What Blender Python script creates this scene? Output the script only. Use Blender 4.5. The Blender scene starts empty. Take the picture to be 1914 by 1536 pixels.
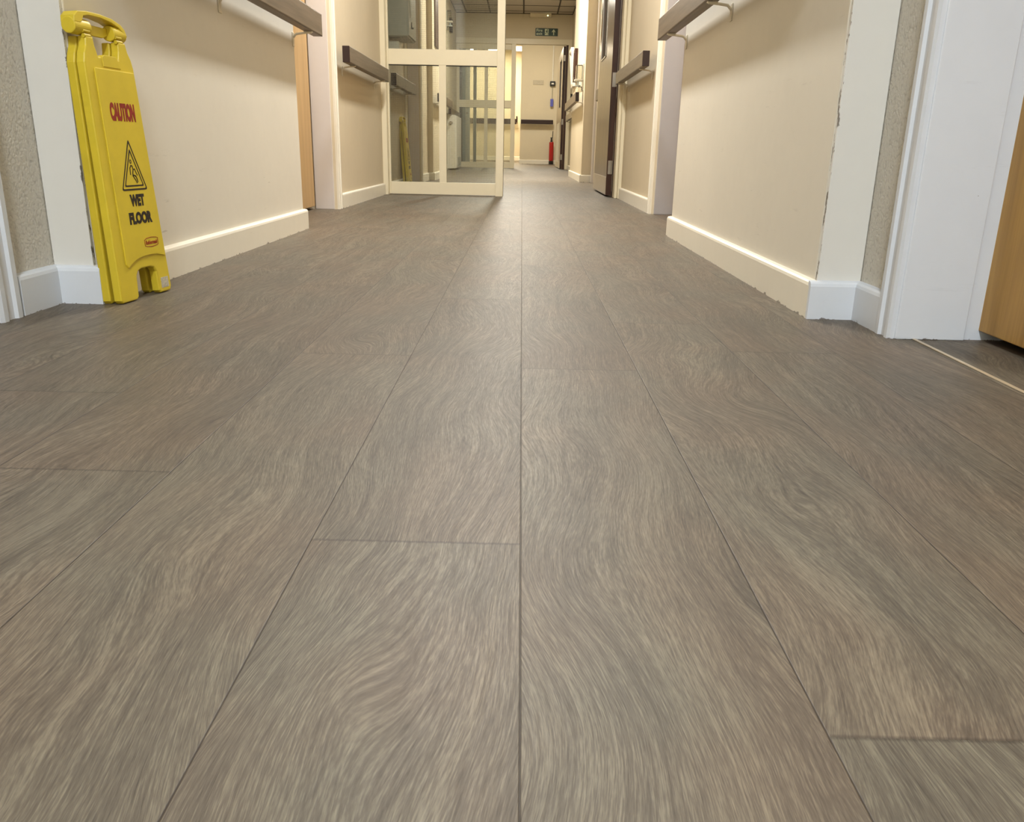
import bpy, bmesh, math, random
from mathutils import Vector, Matrix

random.seed(7)
SC = bpy.context.scene
COL = SC.collection

# ------------------------------------------------------------------ materials
def s2l(c):
    return tuple(((v/255.0)/12.92 if v/255.0 <= 0.04045 else ((v/255.0+0.055)/1.055)**2.4) for v in c)

class NT:
    def __init__(self, name):
        self.m = bpy.data.materials.new(name)
        self.m.use_nodes = True
        self.t = self.m.node_tree
        self.t.nodes.clear()
        self.out = self.n('ShaderNodeOutputMaterial')
    def n(self, typ, **kw):
        nd = self.t.nodes.new(typ)
        for k, v in kw.items():
            setattr(nd, k, v)
        return nd
    def l(self, a, b):
        self.t.links.new(a, b)
    def setin(self, sock, v):
        if isinstance(v, bpy.types.NodeSocket):
            self.l(v, sock)
        else:
            if isinstance(v, tuple) and len(v) == 3 and sock.type == 'RGBA':
                v = (*v, 1)
            sock.default_value = v
    def math(self, op, a, b=None, c=None, clamp=False):
        nd = self.n('ShaderNodeMath', operation=op, use_clamp=clamp)
        self.setin(nd.inputs[0], a)
        if b is not None: self.setin(nd.inputs[1], b)
        if c is not None: self.setin(nd.inputs[2], c)
        return nd.outputs[0]
    def noise(self, vec, scale, detail=2.0, rough=0.5, dist=0.0):
        nd = self.n('ShaderNodeTexNoise')
        if vec is not None: self.l(vec, nd.inputs['Vector'])
        nd.inputs['Scale'].default_value = scale
        nd.inputs['Detail'].default_value = detail
        nd.inputs['Roughness'].default_value = rough
        nd.inputs['Distortion'].default_value = dist
        return nd.outputs['Fac']
    def ramp(self, fac, stops):
        nd = self.n('ShaderNodeValToRGB')
        self.l(fac, nd.inputs[0])
        el = nd.color_ramp.elements
        while len(el) < len(stops): el.new(0.5)
        for e, (p, c) in zip(el, stops):
            e.position = p
            e.color = (c, c, c, 1) if isinstance(c, (int, float)) else (*c, 1)
        return nd.outputs[0]
    def maprange(self, v, a, b, c=0.0, d=1.0):
        nd = self.n('ShaderNodeMapRange')
        self.setin(nd.inputs[0], v)
        for i, x in enumerate((a, b, c, d)): nd.inputs[i+1].default_value = x
        return nd.outputs[0]
    def mix(self, fac, a, b, blend='MIX'):
        nd = self.n('ShaderNodeMix', data_type='RGBA', blend_type=blend)
        self.setin(nd.inputs[0], fac)
        self.setin(nd.inputs[6], a)
        self.setin(nd.inputs[7], b)
        return nd.outputs[2]
    def comb(self, x, y, z):
        nd = self.n('ShaderNodeCombineXYZ')
        for i, v in enumerate((x, y, z)): self.setin(nd.inputs[i], v)
        return nd.outputs[0]
    def obj(self):
        return self.n('ShaderNodeTexCoord').outputs['Object']
    def bsdf(self, color, rough=0.5, metal=0.0, spec=0.5, bump=None, bstr=0.2, bdist=0.002):
        b = self.n('ShaderNodeBsdfPrincipled')
        self.setin(b.inputs['Base Color'], color)
        self.setin(b.inputs['Roughness'], rough)
        b.inputs['Metallic'].default_value = metal
        b.inputs['Specular IOR Level'].default_value = spec
        if bump is not None:
            bp = self.n('ShaderNodeBump')
            bp.inputs['Strength'].default_value = bstr
            bp.inputs['Distance'].default_value = bdist
            self.l(bump, bp.inputs['Height'])
            self.l(bp.outputs[0], b.inputs['Normal'])
        self.l(b.outputs[0], self.out.inputs[0])
        return b

def paint(name, rgb, rough=0.45, var=0.05, bscale=60, bstr=0.15, bdist=0.001, spec=0.4, scuff=0.0, chips=0.0, low=False, corner=False, scrape=False):
    t = NT(name)
    P = t.obj()
    c = s2l(rgb)
    n1 = t.noise(P, 2.3, 4)
    n2 = t.noise(P, 25, 3)
    v = t.math('ADD', t.maprange(n1, 0.3, 0.7, 1-var, 1+var*0.6), t.maprange(n2, 0.3, 0.7, -var*0.3, var*0.3))
    col = t.mix(1.0, c, t.comb(v, v, v), 'MULTIPLY')
    if scuff > 0:
        mp = t.n('ShaderNodeMapping'); t.l(P, mp.inputs[0]); mp.inputs['Scale'].default_value = (1.0, 1.0, 9.0)
        s = t.noise(mp.outputs[0], 6.0, 8, 0.75)
        k = t.math('MULTIPLY', t.maprange(s, 0.63, 0.72, 0, 1), scuff)
        col = t.mix(k, col, tuple(x*0.45 for x in c))
    if chips > 0:
        s = t.noise(P, 38.0, 5, 0.7)
        k = t.maprange(s, 0.735, 0.75, 0, chips)
        col = t.mix(k, col, s2l((95, 80, 66)))
    if low or corner or scrape:
        sx = t.n('ShaderNodeSeparateXYZ'); t.l(P, sx.inputs[0])
        X, Yc, Z = sx.outputs
    if low:      # knocked and flaking paint along the bottom edge
        nn = t.noise(P, 22.0, 5, 0.75)
        lim = t.maprange(nn, 0.53, 0.75, 0.0, 0.010)
        col = t.mix(t.math('MULTIPLY', t.math('LESS_THAN', Z, lim), 0.8), col, s2l((84, 70, 56)))
    if corner:   # chipped arrises of the two painted pillars
        dl = t.math('ABSOLUTE', t.math('SUBTRACT', X, -0.914)); dr = t.math('ABSOLUTE', t.math('SUBTRACT', X, 0.638))
        dd = t.math('MINIMUM', dl, dr)
        mp = t.n('ShaderNodeMapping'); t.l(P, mp.inputs[0]); mp.inputs['Scale'].default_value = (60, 60, 22)
        nn = t.noise(mp.outputs[0], 1.0, 4, 0.7)
        lim = t.maprange(nn, 0.57, 0.74, 0.0, 0.006)
        col = t.mix(t.math('MULTIPLY', t.math('LESS_THAN', dd, lim), 0.9), col, s2l((112, 104, 94)))
    if scrape:   # trolley scrapes, streaks running along the wall
        mp = t.n('ShaderNodeMapping'); t.l(P, mp.inputs[0]); mp.inputs['Scale'].default_value = (1, 9, 75)
        nn = t.noise(mp.outputs[0], 1.0, 4, 0.6)
        band = t.math('MULTIPLY', t.math('GREATER_THAN', Z, 0.10), t.math('LESS_THAN', Z, 0.27))
        k = t.math('MULTIPLY', t.math('MULTIPLY', t.maprange(nn, 0.66, 0.71, 0, 0.3), band), t.maprange(t.noise(P, 3.0, 1), 0.45, 0.6))
        col = t.mix(k, col, s2l((120, 108, 92)))
    t.bsdf(col, rough, 0, spec, t.noise(P, bscale, 3), bstr, bdist)
    return t.m

M = {}
M['wall_smooth'] = paint('wall_smooth', (216, 210, 196), 0.6, 0.03, 90, 0.12, 0.001, 0.25, scuff=0.22, scrape=True)
M['wall_cream'] = paint('wall_cream', (212, 199, 173), 0.7, 0.03, 140, 0.5, 0.0012, 0.2)
M['wall_far'] = paint('wall_far', (210, 199, 174), 0.7, 0.03, 120, 0.3, 0.001, 0.2)
M['wall_pillar'] = paint('wall_pillar', (216, 214, 208), 0.6, 0.03, 60, 0.12, 0.001, 0.25, chips=0.5, corner=True)
M['gloss_white'] = paint('gloss_white', (228, 222, 206), 0.33, 0.03, 45, 0.25, 0.001, 0.5, scuff=0.3, chips=0.7, low=True)
M['gloss_jamb'] = paint('gloss_jamb', (212, 217, 224), 0.35, 0.03, 45, 0.3, 0.001, 0.5, scuff=0.15, chips=0.8, low=True)
M['gloss_lilac'] = paint('gloss_lilac', (205, 198, 193), 0.4, 0.03, 45, 0.2, 0.001, 0.4, chips=0.5)
M['gloss_grey'] = paint('gloss_grey', (166, 163, 164), 0.45, 0.03, 45, 0.2, 0.001, 0.4, chips=0.5)
M['gloss_cream'] = paint('gloss_cream', (226, 216, 188), 0.35, 0.03, 45, 0.15, 0.001, 0.5)

# pebble-textured wall covering
def pebble():
    t = NT('wall_pebble')
    P = t.obj()
    v = t.n('ShaderNodeTexVoronoi'); v.feature = 'F1'
    t.l(P, v.inputs['Vector']); v.inputs['Scale'].default_value = 150; v.inputs['Randomness'].default_value = 1.0
    n = t.noise(P, 190, 5, 0.75)
    n0 = t.noise(P, 60, 2, 0.5)
    h = t.math('ADD', t.math('MULTIPLY', v.outputs['Distance'], -0.8), t.math('MULTIPLY', n, 1.3))
    sp = t.math('MULTIPLY', t.maprange(v.outputs['Distance'], 0.62, 0.90, 0, 0.30), t.maprange(n0, 0.35, 0.6, 0.3, 1.0))
    col = t.mix(sp, s2l((232, 226, 212)), s2l((128, 114, 96)))
    t.bsdf(col, 0.6, 0, 0.3, h, 0.9, 0.005)
    return t.m
M['pebble'] = pebble()

def wood(name, c1, c2, rough=0.4, gs=1.0, spec=0.4):
    t = NT(name)
    P = t.obj()
    mp = t.n('ShaderNodeMapping'); t.l(P, mp.inputs[0]); mp.inputs['Scale'].default_value = (9*gs, 9*gs, 0.7*gs)
    n1 = t.noise(mp.outputs[0], 2.0, 3, 0.5, 0.6)
    mp2 = t.n('ShaderNodeMapping'); t.l(P, mp2.inputs[0]); mp2.inputs['Scale'].default_value = (160, 160, 4)
    n2 = t.noise(mp2.outputs[0], 1.0, 3)
    f = t.math('ADD', t.math('MULTIPLY', n1, 0.7), t.math('MULTIPLY', n2, 0.3))
    col = t.mix(t.maprange(f, 0.35, 0.65), s2l(c1), s2l(c2))
    t.bsdf(col, rough, 0, spec, n2, 0.1, 0.0005)
    return t.m
M['wood_door'] = wood('wood_door', (152, 112, 48), (184, 142, 70), 0.38)
M['wood_door_b'] = wood('wood_door_b', (176, 142, 92), (194, 160, 108), 0.4)
M['wood_dark'] = wood('wood_dark', (44, 22, 12), (72, 40, 22), 0.4)
M['fire_leaf'] = wood('fire_leaf', (108, 88, 66), (132, 110, 84), 0.28, spec=0.6)

# hand rail: dark brown timber, grain along its length (local Y)
def rail_mat():
    t = NT('rail_wood')
    P = t.obj()
    mp = t.n('ShaderNodeMapping'); t.l(P, mp.inputs[0]); mp.inputs['Scale'].default_value = (60, 3, 60)
    n = t.noise(mp.outputs[0], 1.0, 4, 0.6)
    col = t.mix(t.maprange(n, 0.3, 0.7), s2l((78, 64, 50)), s2l((112, 95, 78)))
    t.bsdf(col, 0.38, 0, 0.5, n, 0.1, 0.0006)
    return t.m
M['rail'] = rail_mat()
def plain(name, rgb, rough=0.5, metal=0.0, spec=0.5, var=0.06, scale=30):
    t = NT(name)
    P = t.obj()
    n = t.noise(P, scale, 3)
    c = s2l(rgb)
    v = t.maprange(n, 0.3, 0.7, 1-var, 1+var)
    col = t.mix(1.0, c, t.comb(v, v, v), 'MULTIPLY')
    t.bsdf(col, rough, metal, spec, n, 0.05, 0.0005)
    return t.m
M['rail_end'] = plain('rail_end', (38, 18, 12), 0.5)
M['bracket'] = plain('bracket', (214, 204, 182), 0.35)
M['steel'] = plain('steel', (172, 166, 156), 0.3, 0.9)
M['kick'] = plain('kick', (196, 184, 164), 0.35, 0.4)
M['black'] = plain('black', (26, 22, 20), 0.45)
M['void'] = plain('void', (40, 34, 28), 0.8)
M['yellow'] = plain('yellow', (212, 188, 50), 0.42, 0, 0.45, 0.05, 18)
M['yellow_dark'] = plain('yellow_dark', (204, 180, 46), 0.45, 0, 0.4, 0.05, 18)
M['red_ink'] = plain('red_ink', (142, 28, 16), 0.5)
M['black_ink'] = plain('black_ink', (28, 20, 14), 0.5)
M['green'] = plain('green', (14, 52, 34), 0.35)
M['lume'] = plain('lume', (205, 214, 180), 0.4)
M['white_plastic'] = plain('white_plastic', (220, 216, 204), 0.35)
M['grey_metal'] = plain('grey_metal', (160, 160, 148), 0.45)
M['red'] = plain('red', (168, 28, 24), 0.3)
M['blue'] = plain('blue', (92, 96, 176), 0.4)
M['picture'] = plain('picture', (200, 188, 160), 0.5)
M['notice'] = plain('notice', (186, 176, 154), 0.7)
M['bluewhite'] = plain('bluewhite', (196, 206, 206), 0.4)
M['silver_sticker'] = plain('silver_sticker', (196, 190, 172), 0.3, 0.2, var=0.25, scale=300)
M['tile'] = plain('tile', (190, 181, 168), 0.8, var=0.04, scale=120)
M['grid'] = plain('grid', (58, 44, 34), 0.5)
M['strip'] = plain('strip', (196, 180, 152), 0.3, 0.3)
M['weld'] = plain('weld', (150, 128, 104), 0.5)

def emit(name, rgb, k):
    t = NT(name)
    e = t.n('ShaderNodeEmission')
    e.inputs[0].default_value = (*rgb, 1); e.inputs[1].default_value = k
    t.l(e.outputs[0], t.out.inputs[0])
    return t.m
M['lamp_warm'] = emit('lamp_warm', (1.0, 0.86, 0.62), 5)
M['lamp_cool'] = emit('lamp_cool', (0.86, 0.95, 1.0), 5)
M['led'] = emit('led', (0.9, 1.0, 0.6), 3)

# Georgian wired glass: thin clear pane with a square wire grid in it
def wired():
    t = NT('wired_glass')
    P = t.obj()
    s = t.n('ShaderNodeSeparateXYZ'); t.l(P, s.inputs[0])
    def line(c):
        a = t.math('FRACT', t.math('DIVIDE', t.math('ADD', c, 10.0), 0.0125))
        return t.math('LESS_THAN', a, 0.052)
    k = t.math('MAXIMUM', line(s.outputs[0]), line(s.outputs[2]))
    tr = t.n('ShaderNodeBsdfTransparent'); tr.inputs[0].default_value = (0.82, 0.84, 0.82, 1)
    gl = t.n('ShaderNodeBsdfGlossy'); gl.inputs['Roughness'].default_value = 0.02
    fr = t.n('ShaderNodeFresnel'); fr.inputs[0].default_value = 1.45
    m1 = t.n('ShaderNodeMixShader'); t.l(fr.outputs[0], m1.inputs[0]); t.l(tr.outputs[0], m1.inputs[1]); t.l(gl.outputs[0], m1.inputs[2])
    df = t.n('ShaderNodeBsdfDiffuse'); df.inputs[0].default_value = (*s2l((146, 136, 118)), 1)
    m2 = t.n('ShaderNodeMixShader'); t.l(k, m2.inputs[0]); t.l(m1.outputs[0], m2.inputs[1]); t.l(df.outputs[0], m2.inputs[2])
    t.l(m2.outputs[0], t.out.inputs[0])
    return t.m
M['wired'] = wired()
def clear_pl():
    t = NT('clear_plastic')
    tr = t.n('ShaderNodeBsdfTransparent'); tr.inputs[0].default_value = (0.8, 0.8, 0.76, 1)
    gl = t.n('ShaderNodeBsdfGlossy'); gl.inputs['Roughness'].default_value = 0.08
    fr = t.n('ShaderNodeFresnel'); fr.inputs[0].default_value = 1.7
    m1 = t.n('ShaderNodeMixShader'); t.l(fr.outputs[0], m1.inputs[0]); t.l(tr.outputs[0], m1.inputs[1]); t.l(gl.outputs[0], m1.inputs[2])
    t.l(m1.outputs[0], t.out.inputs[0])
    return t.m
M['clear'] = clear_pl()

# oak-effect vinyl planks
def floor_mat():
    t = NT('oak_vinyl_planks')
    uv = t.n('ShaderNodeUVMap'); uv.uv_map = 'plank'
    s = t.n('ShaderNodeSeparateXYZ'); t.l(uv.outputs[0], s.inputs[0])
    u, v = s.outputs[0], s.outputs[1]
    at = t.n('ShaderNodeAttribute'); at.attribute_name = 'rnd'
    sr = t.n('ShaderNodeSeparateColor'); t.l(at.outputs['Color'], sr.inputs[0])
    r1, r2, r3 = sr.outputs[0], sr.outputs[1], sr.outputs[2]
    seed = t.math('MULTIPLY', r1, 50.0)
    U = t.math('ADD', u, t.math('MULTIPLY', r2, 7.0))
    V = t.math('ADD', v, t.math('MULTIPLY', r3, 11.0))
    # flow field that the growth lines follow
    a = t.noise(t.comb(t.math('MULTIPLY', U, 5.0), t.math('MULTIPLY', V, 2.2), seed), 1.0, 1.0, 0.4)
    a2 = t.noise(t.comb(t.math('MULTIPLY', U, 13.0), t.math('MULTIPLY', V, 7.0), seed), 1.0, 1.0, 0.5)
    # knots
    vo = t.n('ShaderNodeTexVoronoi'); vo.feature = 'F1'
    t.l(t.comb(t.math('MULTIPLY', U, 5.5), t.math('MULTIPLY', V, 2.6), seed), vo.inputs['Vector']); vo.inputs['Scale'].default_value = 1.0
    pres = t.math('GREATER_THAN', t.n('ShaderNodeSeparateColor').outputs[0], 2.0)
    sc = t.n('ShaderNodeSeparateColor'); t.l(vo.outputs['Color'], sc.inputs[0])
    pres = t.math('GREATER_THAN', sc.outputs[0], 0.66)
    d2 = t.math('MULTIPLY', vo.outputs['Distance'], vo.outputs['Distance'])
    kb = t.math('MULTIPLY', t.math('EXPONENT', t.math('MULTIPLY', d2, -14.0)), pres)
    core = t.math('MULTIPLY', t.math('EXPONENT', t.math('MULTIPLY', d2, -260.0)), pres)
    f = t.math('ADD', U, t.math('MULTIPLY', t.math('SUBTRACT', a, 0.5), 0.17))
    f = t.math('ADD', f, t.math('MULTIPLY', t.math('SUBTRACT', a2, 0.5), 0.014))
    f = t.math('ADD', f, t.math('MULTIPLY', kb, 0.045))
    # growth bands, fibres, pores
    g = t.noise(t.comb(t.math('MULTIPLY', f, 75.0), t.math('MULTIPLY', V, 1.5), seed), 1.0, 2.0, 0.55)
    fb = t.noise(t.comb(t.math('MULTIPLY', f, 640.0), t.math('MULTIPLY', V, 24.0), seed), 1.0, 2.5, 0.6)
    po = t.noise(t.comb(t.math('MULTIPLY', f, 1150.0), t.math('MULTIPLY', V, 80.0), seed), 1.0, 2.0, 0.6)
    pt = t.noise(t.comb(t.math('MULTIPLY', U, 9.0), t.math('MULTIPLY', V, 4.0), t.math('ADD', seed, 9.0)), 1.0, 3.0, 0.55)
    pt2 = t.noise(t.comb(t.math('MULTIPLY', U, 6.0), t.math('MULTIPLY', V, 4.0), t.math('ADD', seed, 29.0)), 1.0, 2.0, 0.5)
    val = t.math('MULTIPLY', t.maprange(g, 0.30, 0.70, -1, 1), 0.24)
    val = t.math('ADD', val, t.math('MULTIPLY', t.maprange(fb, 0.28, 0.72, -1, 1), 0.38))
    val = t.math('ADD', val, t.math('MULTIPLY', t.maprange(po, 0.3, 0.7, -1, 1), 0.34))
    val = t.math('ADD', val, t.math('MULTIPLY', t.maprange(pt, 0.3, 0.7, -1, 1), 0.15))
    val = t.math('SUBTRACT', val, t.math('MULTIPLY', core, 0.9))
    cr = t.noise(t.comb(t.math('MULTIPLY', f, 42.0), t.math('MULTIPLY', V, 1.7), t.math('ADD', seed, 3.0)), 1.0, 2.0, 0.5)
    val = t.math('SUBTRACT', val, t.math('MULTIPLY', t.maprange(t.math('ABSOLUTE', t.math('SUBTRACT', cr, 0.60)), 0.0, 0.014, 0.40, 0.0), 0.7))
    val = t.math('ADD', val, t.math('MULTIPLY', t.math('SUBTRACT', r2, 0.5), 0.16))
    k = t.maprange(val, -1.15, 1.15)
    col = t.ramp(k, [(0.0, s2l((54, 47, 41))), (0.5, s2l((95, 85, 74))), (1.0, s2l((137, 127, 110)))])
    # greener and pinker patches
    tint = t.mix(t.maprange(pt2, 0.36, 0.62), s2l((255, 249, 240)), s2l((244, 248, 243)))
    col = t.mix(1.0, col, tint, 'MULTIPLY')
    # long seams between planks (dark), butt joints (fainter); second uv map holds edge distances
    uv2 = t.n('ShaderNodeUVMap'); uv2.uv_map = 'edge'
    s2 = t.n('ShaderNodeSeparateXYZ'); t.l(uv2.outputs[0], s2.inputs[0])
    wob = t.math('MULTIPLY', t.math('SUBTRACT', t.noise(t.comb(V, seed, 0.0), 9.0, 2), 0.5), 0.0006)
    e1 = t.maprange(t.math('ADD', t.math('ABSOLUTE', s2.outputs[0]), wob), 0.0925, 0.0932, 0, 1)
    e2 = t.maprange(t.math('ABSOLUTE', s2.outputs[1]), 0.6270, 0.6292, 0, 0.55)
    e = t.math('MAXIMUM', e1, e2)
    col = t.mix(t.math('MULTIPLY', e, 0.85), col, s2l((44, 36, 30)))
    ro = t.maprange(fb, 0.3, 0.7, 0.54, 0.46)
    h = t.math('SUBTRACT', t.math('ADD', t.math('MULTIPLY', fb, 0.5), t.math('MULTIPLY', po, 0.3)), t.math('MULTIPLY', e1, 1.5))
    t.bsdf(col, ro, 0, 0.36, h, 0.35, 0.0007)
    return t.m
M['floor'] = floor_mat()

# ------------------------------------------------------------------ mesh helpers
class MB:
    def __init__(self):
        self.bm = bmesh.new()
    def box(self, x0, x1, y0, y1, z0, z1, bev=0.0, seg=2):
        b = bmesh.new()
        bmesh.ops.create_cube(b, size=1.0)
        for v in b.verts:
            v.co = Vector(((x0+x1)/2+v.co.x*(x1-x0), (y0+y1)/2+v.co.y*(y1-y0), (z0+z1)/2+v.co.z*(z1-z0)))
        if bev > 0:
            bmesh.ops.bevel(b, geom=b.edges[:], offset=bev, segments=seg, affect='EDGES', profile=0.5)
        self.add(b); return self
    def add(self, b, mtx=None):
        me = bpy.data.meshes.new('t'); b.to_mesh(me); b.free()
        if mtx is not None: me.transform(mtx)
        self.bm.from_mesh(me); bpy.data.meshes.remove(me)
    def cyl(self, p0, p1, r, r2=None, seg=20, bev=0.0):
        p0, p1 = Vector(p0), Vector(p1); d = p1-p0
        b = bmesh.new()
        bmesh.ops.create_cone(b, cap_ends=True, segments=seg, radius1=r, radius2=r if r2 is None else r2, depth=d.length)
        if bev > 0:
            es = [e for e in b.edges if abs(e.verts[0].co.z-e.verts[1].co.z) < 1e-6]
            bmesh.ops.bevel(b, geom=es, offset=bev, segments=2, affect='EDGES', profile=0.5)
        q = Vector((0, 0, 1)).rotation_difference(d.normalized())
        self.add(b, Matrix.Translation((p0+p1)/2) @ q.to_matrix().to_4x4()); return self
    def tube(self, pts, r, seg=10):
        pts = [Vector(p) for p in pts]
        b = bmesh.new(); rings = []
        for i, p in enumerate(pts):
            t = (pts[min(i+1, len(pts)-1)]-pts[max(i-1, 0)]).normalized()
            up = Vector((0, 0, 1)) if abs(t.z) < 0.9 else Vector((1, 0, 0))
            s = t.cross(up).normalized(); w = s.cross(t)
            rings.append([b.verts.new(p+(s*math.cos(2*math.pi*k/seg)+w*math.sin(2*math.pi*k/seg))*r) for k in range(seg)])
        for a, c in zip(rings, rings[1:]):
            for k in range(seg):
                b.faces.new((a[k], a[(k+1) % seg], c[(k+1) % seg], c[k]))
        b.faces.new(rings[0][::-1]); b.faces.new(rings[-1])
        bmesh.ops.recalc_face_normals(b, faces=b.faces[:])
        self.add(b); return self
    def prism(self, poly, d0, d1, axis='y', bev=0.0, seg=2):
        """poly in the two other axes, extruded from d0 to d1 along axis"""
        b = bmesh.new()
        def mk(p, d):
            if axis == 'y': return (p[0], d, p[1])
            if axis == 'x': return (d, p[0], p[1])
            return (p[0], p[1], d)
        va = [b.verts.new(mk(p, d0)) for p in poly]
        vb = [b.verts.new(mk(p, d1)) for p in poly]
        n = len(poly)
        fa = b.faces.new(va); fb = b.faces.new(vb[::-1])
        for i in range(n):
            b.faces.new((va[(i+1) % n], va[i], vb[i], vb[(i+1) % n]))
        bmesh.ops.recalc_face_normals(b, faces=b.faces[:])
        if bev > 0:
            es = [e for e in b.edges if len([f for f in e.link_faces if len(f.verts) == n]) == 1]
            bmesh.ops.bevel(b, geom=es, offset=bev, segments=seg, affect='EDGES', profile=0.5, clamp_overlap=True)
        big = [f for f in b.faces if len(f.verts) > 4]
        bmesh.ops.triangulate(b, faces=big)
        self.add(b); return self
    def build(self, name, mat, parent=None, smooth=False, loc=None):
        me = bpy.data.meshes.new(name)
        if loc is not None:
            bmesh.ops.translate(self.bm, vec=-Vector(loc), verts=self.bm.verts[:])
        self.bm.to_mesh(me); self.bm.free()
        me.materials.append(M[mat])
        if smooth:
            for p in me.polygons: p.use_smooth = True
        o = bpy.data.objects.new(name, me); COL.objects.link(o)
        if loc is not None: o.location = loc
        if parent is not None: o.parent = parent
        return o

def empty(name, loc=(0, 0, 0), label=None, cat=None, group=None):
    o = bpy.data.objects.new(name, None); COL.objects.link(o); o.location = loc
    if label: o['label'] = label
    if cat: o['category'] = cat
    if group: o['group'] = group
    return o
def tag(o, label, cat, group=None):
    o['label'] = label; o['category'] = cat
    if group: o['group'] = group
    return o
def struct(o, label=None):
    o['kind'] = 'structure'
    if label: o['label'] = label
    return o
def B(*a, **k):
    return MB().box(*a, **k)
# part in local space of an empty at loc
def part(mb, name, mat, root, smooth=False):
    off = Vector(root.location)
    if root.parent is not None: off = off+Vector(root.parent.location)
    bmesh.ops.translate(mb.bm, vec=-off, verts=mb.bm.verts[:])
    return mb.build(name, mat, root, smooth)

# ------------------------------------------------------------------ floor
def make_floor():
    W, L, X0 = 0.1870, 1.26, 0.0065
    bm = bmesh.new()
    uvp = bm.loops.layers.uv.new('plank'); uve = bm.loops.layers.uv.new('edge')
    rn = bm.loops.layers.float_color.new('rnd')
    seams = {0: 2.55, 1: 0.42, -1: 0.667, -2: 0.10, -3: 0.818, -4: 1.104, 2: 1.44, 3: 0.78, 4: 0.3, -5: 0.5, -6: 0.95}
    rng = random.Random(21)
    for k in range(-20, 12):
        x0 = X0+k*W; x1 = x0+W
        s0 = seams.get(k, rng.random()*L)
        y = s0 - L*math.ceil((s0+2.6)/L)
        yend = 28.3
        while y < yend:
            rv = (rng.random(), rng.random(), rng.random(), 1.0)
            vs = [bm.verts.new((x, yy, 0)) for x, yy in ((x0, y), (x1, y), (x1, y+L), (x0, y+L))]
            f = bm.faces.new(vs)
            loc = [(0, 0), (W, 0), (W, L), (0, L)]
            for lp, (a, c) in zip(f.loops, loc):
                lp[uvp].uv = (a, c)
                lp[uve].uv = (a-W/2, c-L/2)
                lp[rn] = rv
            y += L
    me = bpy.data.meshes.new('floor'); bm.to_mesh(me); bm.free()
    me.materials.append(M['floor'])
    o = bpy.data.objects.new('floor', me); COL.objects.link(o)
    struct(o, 'grey-brown oak-effect vinyl plank floor')
make_floor()
struct(B(-3.6, 2.0, -2.6, 28.5, -0.14, -0.02).build('trim_1', 'void'))   # slab under the vinyl

# ------------------------------------------------------------------ walls
H = 2.66
def wall(name, mat, *boxes, bev=0.0):
    m = MB()
    for b in boxes: m.box(*b, bev=bev)
    return struct(m.build(name, mat))
# nearest bay: the walls beside the doorways, covered in pebble texture
wall('wall_left', 'pebble', (-1.30, -1.000, 1.56, 1.79, 0, H))
wall('wall_left_1', 'pebble', (-1.30, -1.000, -2.5, 0.60, 0, H), (-1.30, -1.000, 0.60, 1.56, 2.04, H))
wall('wall_right', 'pebble', (0.732, 1.05, 1.60, 1.80, 0, H))
wall('wall_right_1', 'pebble', (0.732, 1.05, -2.5, 0.62, 0, H), (0.732, 1.05, 0.62, 1.60, 2.04, H))
# boxed-out smooth walls (left and right)
wall('wall_left_2', 'wall_smooth', (-1.32, -0.912, 1.785, 3.55, 0, H), bev=0.004)
wall('wall_right_2', 'wall_smooth', (0.636, 1.10, 1.790, 3.575, 0, H), bev=0.004)
# painted pillar returns that face the camera
wall('wall_left_3', 'wall_pillar', (-0.998, -0.914, 1.775, 1.786, 0.02, H))
wall('wall_right_3', 'wall_pillar', (0.638, 0.730, 1.780, 1.791, 0.02, H))
# recess above the doors, between the boxed walls and the next bay
wall('wall_left_4', 'wall_cream', (-1.32, -1.02, 3.55, 4.72, 2.04, H), (-1.32, -1.020, 4.72, 6.45, 0, H))
wall('wall_right_4', 'wall_cream', (0.745, 1.10, 3.575, 4.85, 2.04, H), (0.745, 1.10, 4.85, 6.50, 0, H))
# beyond the first screen
wall('wall_left_5', 'wall_cream', (-1.32, -1.02, 6.45, 7.62, 0, H), (-1.32, -1.02, 7.62, 8.72, 2.04, H), (-1.32, -1.02, 8.72, 9.36, 0, H))
wall('wall_left_6', 'wall_cream', (-1.32, -0.960, 9.36, 10.4, 0, H), bev=0.004)
wall('wall_left_7', 'wall_far', (-1.42, -1.235, 10.4, 16.35, 0, H))
wall('wall_right_5', 'wall_cream', (0.80, 1.10, 6.50, 8.0, 0, H), (0.80, 1.10, 8.0, 9.62, 0, H))
wall('wall_right_6', 'wall_cream', (0.668, 1.10, 9.68, 12.0, 0, H), bev=0.004)
wall('wall_right_7', 'wall_far', (0.86, 1.10, 12.0, 16.35, 0, H))
# wall above the far frame, with everything that carries the fire exit sign
wall('wall_back', 'wall_far', (-1.42, 1.10, 16.24, 16.36, 2.25, 3.4), (0.90, 1.10, 16.24, 16.36, 0, 2.25), (-1.42, -1.24, 16.24, 16.36, 0, 2.25))
# lobby
HL = 3.30
wall('wall_back_1', 'wall_far', (-0.06, 1.40, 22.0, 22.2, 0, HL))
wall('wall_back_2', 'wall_far', (-3.2, -0.06, 28.2, 28.4, 0, HL))
wall('wall_right_8', 'wall_far', (1.02, 1.25, 16.36, 22.0, 0, HL))
wall('wall_right_9', 'wall_far', (-0.060, 0.10, 22.2, 28.2, 0, HL))
wall('wall_left_8', 'wall_far', (-1.45, -1.25, 16.36, 19.4, 0, HL), (-1.45, -1.25, 19.4, 20.6, 0, HL))
wall('wall_left_9', 'wall_far', (-2.4, -2.2, 20.6, 28.2, 0, HL), (-2.3, -1.4, 20.5, 20.6, 0, HL))
wall('wall_front', 'wall_far', (-1.3, 1.1, -2.6, -2.5, 0, H))
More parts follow.
